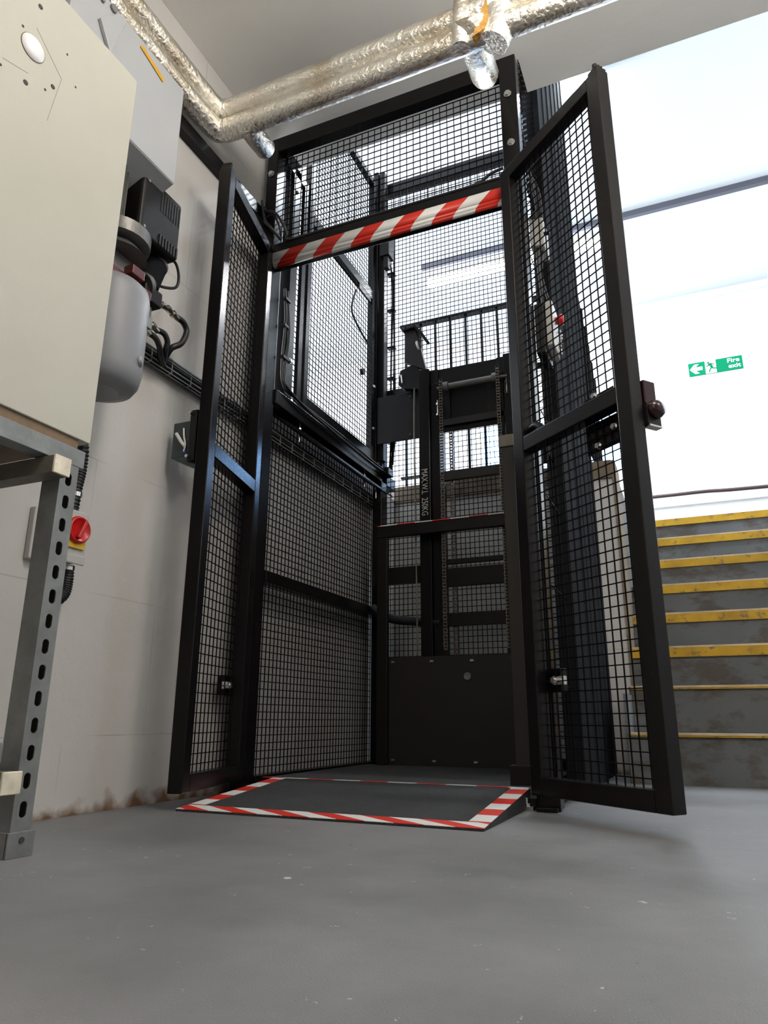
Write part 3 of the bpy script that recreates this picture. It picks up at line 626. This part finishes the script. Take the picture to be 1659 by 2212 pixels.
# ram bracket with pulley
br = MB().prism([(-1.27, 3.19, 2.10), (-1.155, 3.19, 2.035), (-1.15, 3.19, 2.04), (-1.185, 3.19, 2.20), (-1.21, 3.19, 2.30), (-1.268, 3.19, 2.29)], (0, .03, 0)).build('ram_bracket', 'brownsteel', ms, .001)
MB().prism([(-1.275, 3.17, 2.29), (-1.20, 3.17, 2.30), (-1.155, 3.17, 2.24), (-1.17, 3.17, 2.235), (-1.205, 3.17, 2.288), (-1.275, 3.17, 2.28)], (0, .12, 0)).build('bracket_top', 'dull', br)
MB().lathe((-1.192, 3.20, 2.185), (1, 0, .25), [(.026, -.006), (.030, -.003), (.030, .003), (.026, .006)], 20).build('pulley', 'white', br)
MB().cyl((-1.200, 3.20, 2.185), (-1.178, 3.20, 2.19), .016, n=16).build('pulley_hub', 'darkred', br)
MB().prism([(-1.305, 3.20, 2.03), (-1.30, 3.20, 2.06), (-1.19, 3.20, 2.09), (-1.19, 3.20, 1.93), (-1.28, 3.20, 1.95), (-1.312, 3.20, 1.98)], (0, .04, 0)).build('lower_bracket', 'dull', ms, .002)
MB().cyl((-1.285, 3.20, 1.985), (-1.285, 3.185, 2.025), .006, n=8).build('bolt', 'chrome', ms)
MB().box((-1.46, 3.26, 1.68), (-1.205, 3.27, 1.955)).build('side_plate', 'dull', ms, .001)
b1 = MB().cyl((-1.265, 3.26, 1.925), (-1.265, 3.253, 1.925), .005, n=8).build('bolt', 'alu', ms); copy_part(b1, (0, 0, -.22))
o = text_mesh('MAX.W.L  250KG', .047, (-1.178, 3.1888, 1.475), (0, 0, -.70), (1, 0, 0), 'load_marking', 'stencil', ms, .0004, 0, 1.0); o['label'] = 'white stencilled letters MAX.W.L 250KG reading downwards'

# ------------------------------------------------------------------ ramp
rp = thing('access_ramp', 'black anti-slip access ramp edged in red and white tape before the cage', 'ramp', (-.94, 1.95, 0))
xa, xb, ya, yb, zt = -1.385, -.495, 1.73, 2.235, .054
def zr(y): return .006+(zt-.006)*(y-ya)/(yb-ya)
MB().add([(xa, ya, 0), (xb, ya, 0), (xb, yb, 0), (xa, yb, 0), (xa, ya, .006), (xb, ya, .006), (xb, yb, zt), (xa, yb, zt)],
         [(0, 3, 2, 1), (4, 5, 6, 7), (0, 1, 5, 4), (1, 2, 6, 5), (2, 3, 7, 6), (3, 0, 4, 7)]).build('ramp_deck', 'tread', rp)
def strip(x0, x1, y0, y1, m_, lab):
    e = .0012
    o = MB().add([(x0, y0, zr(y0)), (x1, y0, zr(y0)), (x1, y1, zr(y1)), (x0, y1, zr(y1)), (x0, y0, zr(y0)+e), (x1, y0, zr(y0)+e), (x1, y1, zr(y1)+e), (x0, y1, zr(y1)+e)],
             [(0, 3, 2, 1), (4, 5, 6, 7), (0, 1, 5, 4), (1, 2, 6, 5), (2, 3, 7, 6), (3, 0, 4, 7)]).build('hazard_tape', m_, rp); o['label'] = lab
strip(xa, xb, ya, ya+.055, 'haz_ramp_x', 'red and white tape on the front edge of the ramp')
strip(xa, xa+.05, ya+.056, yb, 'haz_ramp_y', 'red and white tape on the left edge of the ramp')
strip(xb-.055, xb, ya+.056, yb, 'haz_ramp_y', 'red and white tape on the right edge of the ramp')

# ------------------------------------------------------------------ pipes
def foil_pipe(pts, r, parent, name='insulation', sub=10):
    rnd = [random.uniform(-.07, .07) for _ in range(997)]
    return MB().tube(pts, r, 20, sub, rf=lambda i, k, p: r*(1+.14*rnd[(i*7+k*3) % 997]+.16*rnd[(i*31) % 997])).build(name, 'foil', parent)
def run(z, yb_, xw):
    c = [(xw, .2, z)]
    for i in range(1, 14): c.append((xw, .2+(yb_-.08-.2)*i/14, z))
    c += [(xw+.006, yb_-.035, z), (xw+.035, yb_-.006, z), (xw+.08, yb_, z)]
    for i in range(1, 26): c.append((xw+.08+i*.15, yb_, z))
    return c
pA = thing('foil_pipe', 'lower foil-wrapped pipe running along the wall and under the ceiling', 'pipe', (-1.5, 1.8, 2.455), 'foil wrapped heating pipes')
foil_pipe(run(2.455, 1.80, -1.505), .043, pA, sub=5)
pB = thing('foil_pipe', 'upper foil-wrapped pipe directly above the other foil pipe', 'pipe', (-1.5, 1.8, 2.55), 'foil wrapped heating pipes')
foil_pipe(run(2.552, 1.80, -1.505), .043, pB, sub=5)
foil_pipe([(-1.365, 1.79, 2.452), (-1.375, 1.85, 2.462), (-1.39, 1.92, 2.485), (-1.405, 1.98, 2.51)], .043, pA, 'branch_elbow', 5)
foil_pipe([(-.462, 1.76, 2.50), (-.464, 1.80, 2.475), (-.472, 1.90, 2.50), (-.487, 2.0, 2.565), (-.503, 2.10, 2.63), (-.505, 2.13, 2.66)], .052, pA, 'branch_elbow', 5)
MB().prism([(-.455, 1.757, 2.41), (-.40, 1.757, 2.43), (-.40, 1.757, 2.56), (-.425, 1.757, 2.50)], (0, .03, 0)).build('exposed_insulation', 'wool', pA)
foil_pipe([(-.395, 1.80, 2.40), (-.375, 1.80, 2.45), (-.37, 1.80, 2.52)], .05, pB, 'joint_wrap', 4)
foil_pipe([(-.50, 1.775, 2.40), (-.495, 1.77, 2.50), (-.49, 1.775, 2.61)], .03, pB, 'joint_wrap', 4)
tag(MB().box((XW+.001, .4, 2.350), (XW+.035, 2.28, 2.408)).build('cable_trunking', 'black', None, .002), 'black cable trunking high on the left wall below the foil pipes', 'trunking')

# ------------------------------------------------------------------ cable basket on left wall
ct = thing('cable_tray', 'wire cable basket with thick black cables along the left wall', 'cable tray', (-1.54, 2.4, 1.38))
bk = MB(); y0, y1 = 1.20, 3.44
for x, z in ((-1.562, 1.372), (-1.545, 1.370), (-1.528, 1.370), (-1.560, 1.40), (-1.560, 1.43), (-1.548, 1.43)): bk.bar((x, y0, z), (x, y1, z), .003)
y = y0
while y < y1: 
    bk.bar((-1.562, y, 1.372), (-1.528, y, 1.37), .0035); bk.bar((-1.5275, y, 1.37), (-1.5275, y, 1.415), .0035); bk.bar((-1.562, y, 1.372), (-1.562, y, 1.43), .0035); y += .1
for z in (1.385, 1.41): bk.bar((-1.5265, y0, z), (-1.5265, y1, z), .003)
bk.build('basket', 'galv', ct)
for k, (x, z) in enumerate(((-1.552, 1.382), (-1.537, 1.383), (-1.550, 1.398), (-1.536, 1.40), (-1.552, 1.416), (-1.538, 1.417))):
    MB().tube([(x, y0, z), (x, 2.0, z+.003), (x-.001, 2.8, z-.002), (x, 3.38, z), (x+.01, 3.44, z-.06), (x+.01, 3.47, z-.3)], .0095, 8, 6).build('cable', 'rubber', ct)

# ------------------------------------------------------------------ grey casing on wall
gc_ = thing('wall_casing', 'light grey metal casing with amber label high on left wall', 'casing', (-1.46, 1.25, 1.87))
B((XW+.001, .98, 1.872), (-1.352, 1.435, 2.245)).build('casing_body', 'greycab', gc_, .004)
MB().prism([(-1.350, 1.228, 2.212), (-1.350, 1.24, 2.225), (-1.350, 1.34, 2.195), (-1.350, 1.335, 2.180)], (.001, 0, 0)).build('amber_label', 'label', gc_)
MB().prism([(-1.3515, 1.07, 2.14), (-1.3515, 1.14, 2.235), (-1.3515, 1.16, 2.23), (-1.3515, 1.12, 2.06)], (.012, 0, 0)).build('bracket', 'greycab', gc_, .002)
MB().cyl((-1.3515, 1.115, 2.23), (-1.345, 1.115, 2.23), .012, n=14).cyl((-1.3515, 1.075, 2.215), (-1.345, 1.075, 2.215), .007, n=10).build('fixing', 'galv', gc_)
MB().prism([(-1.353, 1.19, 1.87), (-1.353, 1.43, 1.87), (-1.50, 1.43, 1.80), (-1.50, 1.10, 1.80)], (0, 0, -.002)).build('lower_flap', 'greycab', gc_)

# ------------------------------------------------------------------ power unit
pu = thing('hydraulic_power_unit', 'hydraulic pump unit with black finned motor box and silver tank', 'pump', (-1.46, 1.38, 1.2))
MB().lathe((-1.44, 1.315, 1.125), (0, 0, 1), [(.06, -.012), (.095, .0), (.108, .02), (.114, .05), (.115, .28), (.110, .305), (.095, .32)], 36).build('tank', 'tank', pu)
MB().box((-1.355, 1.37, 1.33), (-1.343, 1.395, 1.365)).build('tank_label', 'galv', pu)
MB().lathe((-1.335, 1.355, 1.205), (.9, .43, 0), [(.016, 0), (.016, .004), (.007, .004), (.006, .007)], 18).build('drain_plug', 'tank', pu)
MB().box((-1.53, 1.25, 1.445), (-1.38, 1.42, 1.475)).build('manifold', 'darkred', pu, .004)
MB().box((-1.50, 1.27, 1.475), (-1.42, 1.38, 1.56)).cyl((-1.45, 1.33, 1.56), (-1.45, 1.33, 1.60), .09, .055, n=24).cyl((-1.45, 1.33, 1.60), (-1.45, 1.33, 1.64), .095, n=28).build('pump_flange', 'alu', pu, .003)
mo = MB().cyl((-1.48, 1.265, 1.64), (-1.48, 1.265, 1.90), .062, n=28)
for i in range(20):
    a = 2*PI*i/20; mo.bar((-1.48+.068*math.cos(a), 1.265+.068*math.sin(a), 1.66), (-1.48+.068*math.cos(a), 1.265+.068*math.sin(a), 1.88), .02, .003, (-math.sin(a), math.cos(a), 0))
mo.build('motor', 'alu', pu)
MB().cyl((-1.48, 1.265, 1.875), (-1.48, 1.265, 1.93), .08, n=28).build('fan_cowl', 'dull', pu)
tbx = MB().box((-1.485, 1.348, 1.655), (-1.392, 1.528, 1.872)).build('terminal_box', 'dull', pu, .014, 4)
fn = MB(); f2 = MB()
for i in range(7):
    yy = 1.435+.013*i; fn.box((-1.394, yy, 1.662), (-1.3885, yy+.006, 1.70))
for i in range(8):
    yy = 1.43+.012*i; f2.box((-1.394, yy, 1.78), (-1.3905, yy+.003, 1.85))
fn.build('cooling_fins', 'rubber', tbx); f2.build('cooling_fins', 'rubber', tbx)
for y_, z_ in ((1.368, 1.845), (1.368, 1.68)): MB().cyl((-1.394, y_, z_), (-1.388, y_, z_), .005, n=8).build('screw', 'chrome', tbx)
MB().cyl((-1.46, 1.50, 1.645), (-1.46, 1.47, 1.55), .04, n=24).build('solenoid', 'rib', pu)
MB().cyl((-1.46, 1.50, 1.645), (-1.46, 1.505, 1.655), .041, n=24).cyl((-1.46, 1.455, 1.545), (-1.46, 1.47, 1.555), .041, n=24).build('solenoid_cap', 'alu', pu)
MB().box((-1.48, 1.44, 1.49), (-1.43, 1.52, 1.545)).build('valve_block', 'dull', pu, .006)
MB().box((-1.39, 1.31, 1.47), (-1.355, 1.36, 1.50)).build('valve_cap', 'darkred', pu, .003)
MB().box((-1.50, 1.40, 1.445), (-1.45, 1.50, 1.52)).build('valve_block', 'alu', pu, .003)
def fitting(a, b):
    a = Vector(a); b = Vector(b); d = b-a
    mb = MB().cyl(a, a+d*.3, .011, n=6).cyl(a+d*.3, a+d*.5, .008, n=12).cyl(a+d*.5, a+d*.72, .0125, n=6).cyl(a+d*.72, b, .0095, n=14)
    return mb.build('hose_fitting', 'brass', pu)
fitting((-1.455, 1.515, 1.525), (-1.462, 1.575, 1.535)); fitting((-1.462, 1.575, 1.538), (-1.47, 1.64, 1.535))
fitting((-1.47, 1.49, 1.455), (-1.475, 1.56, 1.445)); fitting((-1.475, 1.46, 1.435), (-1.48, 1.53, 1.42))
cable([(-1.47, 1.635, 1.537), (-1.472, 1.672, 1.538), (-1.473, 1.693, 1.515), (-1.475, 1.675, 1.462), (-1.49, 1.645, 1.43), (-1.53, 1.66, 1.40)], .0105, 'hose', 'rubber', pu)
cable([(-1.475, 1.555, 1.447), (-1.475, 1.59, 1.452), (-1.478, 1.612, 1.435), (-1.49, 1.62, 1.41), (-1.53, 1.66, 1.392)], .0095, 'hose', 'rubber', pu)
cable([(-1.48, 1.525, 1.422), (-1.48, 1.56, 1.42), (-1.485, 1.585, 1.405), (-1.50, 1.61, 1.39), (-1.53, 1.66, 1.385)], .0095, 'hose', 'rubber', pu)
cable([(-1.44, 1.53, 1.70), (-1.455, 1.59, 1.71), (-1.46, 1.615, 1.675), (-1.465, 1.61, 1.635), (-1.465, 1.55, 1.60), (-1.463, 1.50, 1.59)], .005, 'motor_lead', 'rubber', pu)
cable([(-1.44, 1.45, 1.86), (-1.50, 1.56, 1.90), (-1.54, 1.59, 2.0), (-1.555, 1.57, 2.10)], .010, 'motor_lead', 'rubber', pu)

# ------------------------------------------------------------------ isolator
io = thing('isolator_switch', 'red and yellow rotary isolator switch on grey box beside rack', 'switch', (-1.53, 1.36, .72))
MB().box((XW+.001, 1.325, .655), (-1.505, 1.41, .795)).build('switch_box', 'greyp', io, .006)
MB().box((-1.505, 1.33, .645), (-1.498, 1.405, .672)).build('box_ledge', 'greyp', io, .004)
MB().box((-1.505, 1.325, .688), (-1.498, 1.398, .772)).build('yellow_plate', 'yellow', io, .001)
MB().lathe((-1.498, 1.367, .738), (1, 0, 0), [(.037, 0), (.038, .006), (.034, .012), (.031, .012), (.029, .008), (.002, .008)], 32).build('dial', 'red', io)
MB().bar((-1.484, 1.358, .712), (-1.484, 1.378, .762), .012, .014, (1, 0, 0)).build('rotary_handle', 'red', io, .002)
def conduit(pts, name='conduit'):
    return MB().tube(pts, .016, 14, 26, rf=lambda i, k, p: .0165+(.0016 if i % 4 < 2 else -.0006)).build(name, 'rubber', io)
conduit([(-1.535, 1.372, .80), (-1.535, 1.376, .87), (-1.535, 1.382, .93), (-1.53, 1.37, 1.0), (-1.53, 1.32, 1.06)])
conduit([(-1.535, 1.382, .645), (-1.535, 1.385, .60), (-1.535, 1.375, .562), (-1.54, 1.33, .53)])
for z in (.845, .638): MB().cyl((-1.535, 1.375 if z > .7 else 1.382, z-.006), (-1.535, 1.375 if z > .7 else 1.382, z+.006), .0195, n=16).build('gland_ring', 'chrome', io)
tag(B((XW+.001, 1.268, .645), (-1.55, 1.322, .785)).build('junction_box', 'greyp', None, .003), 'shallow pale grey box on the wall, half hidden by the slotted rack leg', 'junction box')

# ------------------------------------------------------------------ rack
rk = thing('slotted_rack', 'galvanised slotted steel rack carrying the beige cabinet', 'rack', (-1.35, .8, 0))
def slot_leg(xc, yc, sx=1, name='leg'):
    # angle section: slotted flange in the x = xc plane, plain flange in the y = yc plane
    mb = MB(); t = .0025; wd = .046; z1 = .80
    ys0, ys1 = yc+.0145, yc+.0305
    def quad_wall(y0, y1, z0, z1_): mb.box((xc-t, y0, z0), (xc, y1, z1_))
    quad_wall(yc, ys0, .0, z1); quad_wall(ys1, yc+wd, .0, z1)
    z = .0; zs = []
    k = .083
    while k < z1-.03: zs.append(k); k += .0508
    prev = .0
    for c in zs:
        a, b = c-.0075, c+.0075
        quad_wall(ys0, ys1, prev, a-.0075)
        # rounded slot ends
        for zz, s_ in ((a, -1), (b, 1)):
            ry = (ys1-ys0)/2; n = 8; ym = (ys0+ys1)/2
            for i in range(n):
                t0 = PI*i/n; t1 = PI*(i+1)/n
                za, zb = zz+s_*ry*math.sin(t0)*.9, zz+s_*ry*math.sin(t1)*.9; zo = zz+s_*(ry*.9+.0005)
                yA, yB = ym+ry*math.cos(t0), ym+ry*math.cos(t1)
                mb.prism([(xc, yA, za), (xc, yB, zb), (xc, yB, zo), (xc, yA, zo)], (-t, 0, 0))
        prev = b+.0075
    quad_wall(ys0, ys1, prev, z1)
    mb.box((xc-.052, yc+.0002, .0), (xc-t, yc+t, z1))
    lg = mb.build(name, 'galv', rk)
    MB().box((xc-.052, yc+wd-.003, 0), (xc-t, yc+wd-.0005, z1)).box((xc-.054, yc+.004, 0), (xc-.051, yc+wd, z1)).build('slot_backing', 'galvbrown', lg)  # backing added behind the flanges so the slots read dark
    return lg
slot_leg(-1.20, 1.030)
slot_leg(-1.20, .38)
B((-1.56, 1.03, 0), (-1.52, 1.06, .80)).build('leg', 'galvbrown', rk); B((-1.56, .38, 0), (-1.52, .41, .80)).build('leg', 'galvbrown', rk)
MB().box((-1.262, 1.022, 0), (-1.196, 1.030, .045)).box((-1.1995, 1.022, 0), (-1.193, 1.082, .045)).build('leg_foot', 'galv', rk, .001)
MB().cyl((-1.1935, 1.052, .03), (-1.1915, 1.052, .03), .006, n=12).build('foot_hole', 'ink', rk)
B((-1.24, .30, .778), (-1.199, 1.088, .818)).build('beam', 'galv', rk, .001)
B((-1.56, .30, .778), (-1.52, 1.088, .818)).build('beam', 'galvbrown', rk, .001)
def ctube(z0, y0, y1, lab):
    t = MB().box((-1.565, y0, z0), (-1.174, y1, z0+.038)).build('cross_tube', 'galvbrown', rk, .001)
    c = MB().box((-1.174, y0-.001, z0-.001), (-1.168, y1+.001, z0+.039)).build('end_cap', 'cap', t, .0015); c['label'] = lab
ctube(.736, .986, 1.026, 'chipped cream plastic end cap'); ctube(.116, .972, 1.012, 'chipped cream plastic end cap')
ctube(.736, .42, .46, 'chipped cream plastic end cap')
B((-1.24, .35, .175), (-1.201, .99, .205)).build('lower_beam', 'galv', rk, .001)

# ------------------------------------------------------------------ beige cabinet
cb = thing('beige_cabinet', 'large beige board cabinet with round white disc standing on rack', 'cabinet', (-1.38, .8, .82))
B((-1.565, .30, .842), (-1.2, 1.098, 1.879)).build('cabinet_body', 'beige', cb, .0015)
B((-1.55, .33, .819), (-1.206, 1.07, .842)).build('base_rim', 'beigedark', cb)
MB().lathe((-1.2, .800, 1.672), (1, 0, 0), [(.031, 0), (.031, .0012), (.0275, .0012), (.0275, -.0)], 40).build('hole_rim', 'beigedark', cb)
MB().lathe((-1.2, .800, 1.672), (1, 0, 0), [(.0295, 0), (.0295, .0018), (.001, .0018)], 40).build('round_disc', 'disc', cb)
for y_, z_, r_ in ((.798, 1.573, .006), (.919, 1.681, .0025), (.884, 1.743, .0025), (.800, 1.792, .006), (.738, 1.56, .003), (.845, 1.60, .003), (.862, 1.625, .0055), (.769, 1.70, .003)):
    MB().lathe((-1.2, y_, z_), (1, 0, 0), [(r_, 0), (r_, .0009), (r_*.5, .0006)], 14).build('screw_hole', 'ink', cb)
sc_ = MB()
for a, b in (((.88, 1.665), (.862, 1.53)), ((.80, 1.60), (.74, 1.58)), ((.88, 1.665), (.80, 1.73))): sc_.bar((-1.1998, a[0], a[1]), (-1.1998, b[0], b[1]), .0006, .0008, (1, 0, 0))
M['pencil'] = mat('faint_pencil', (.25, .24, .2), .7)
sc_.build('pencil_line', 'pencil', cb)
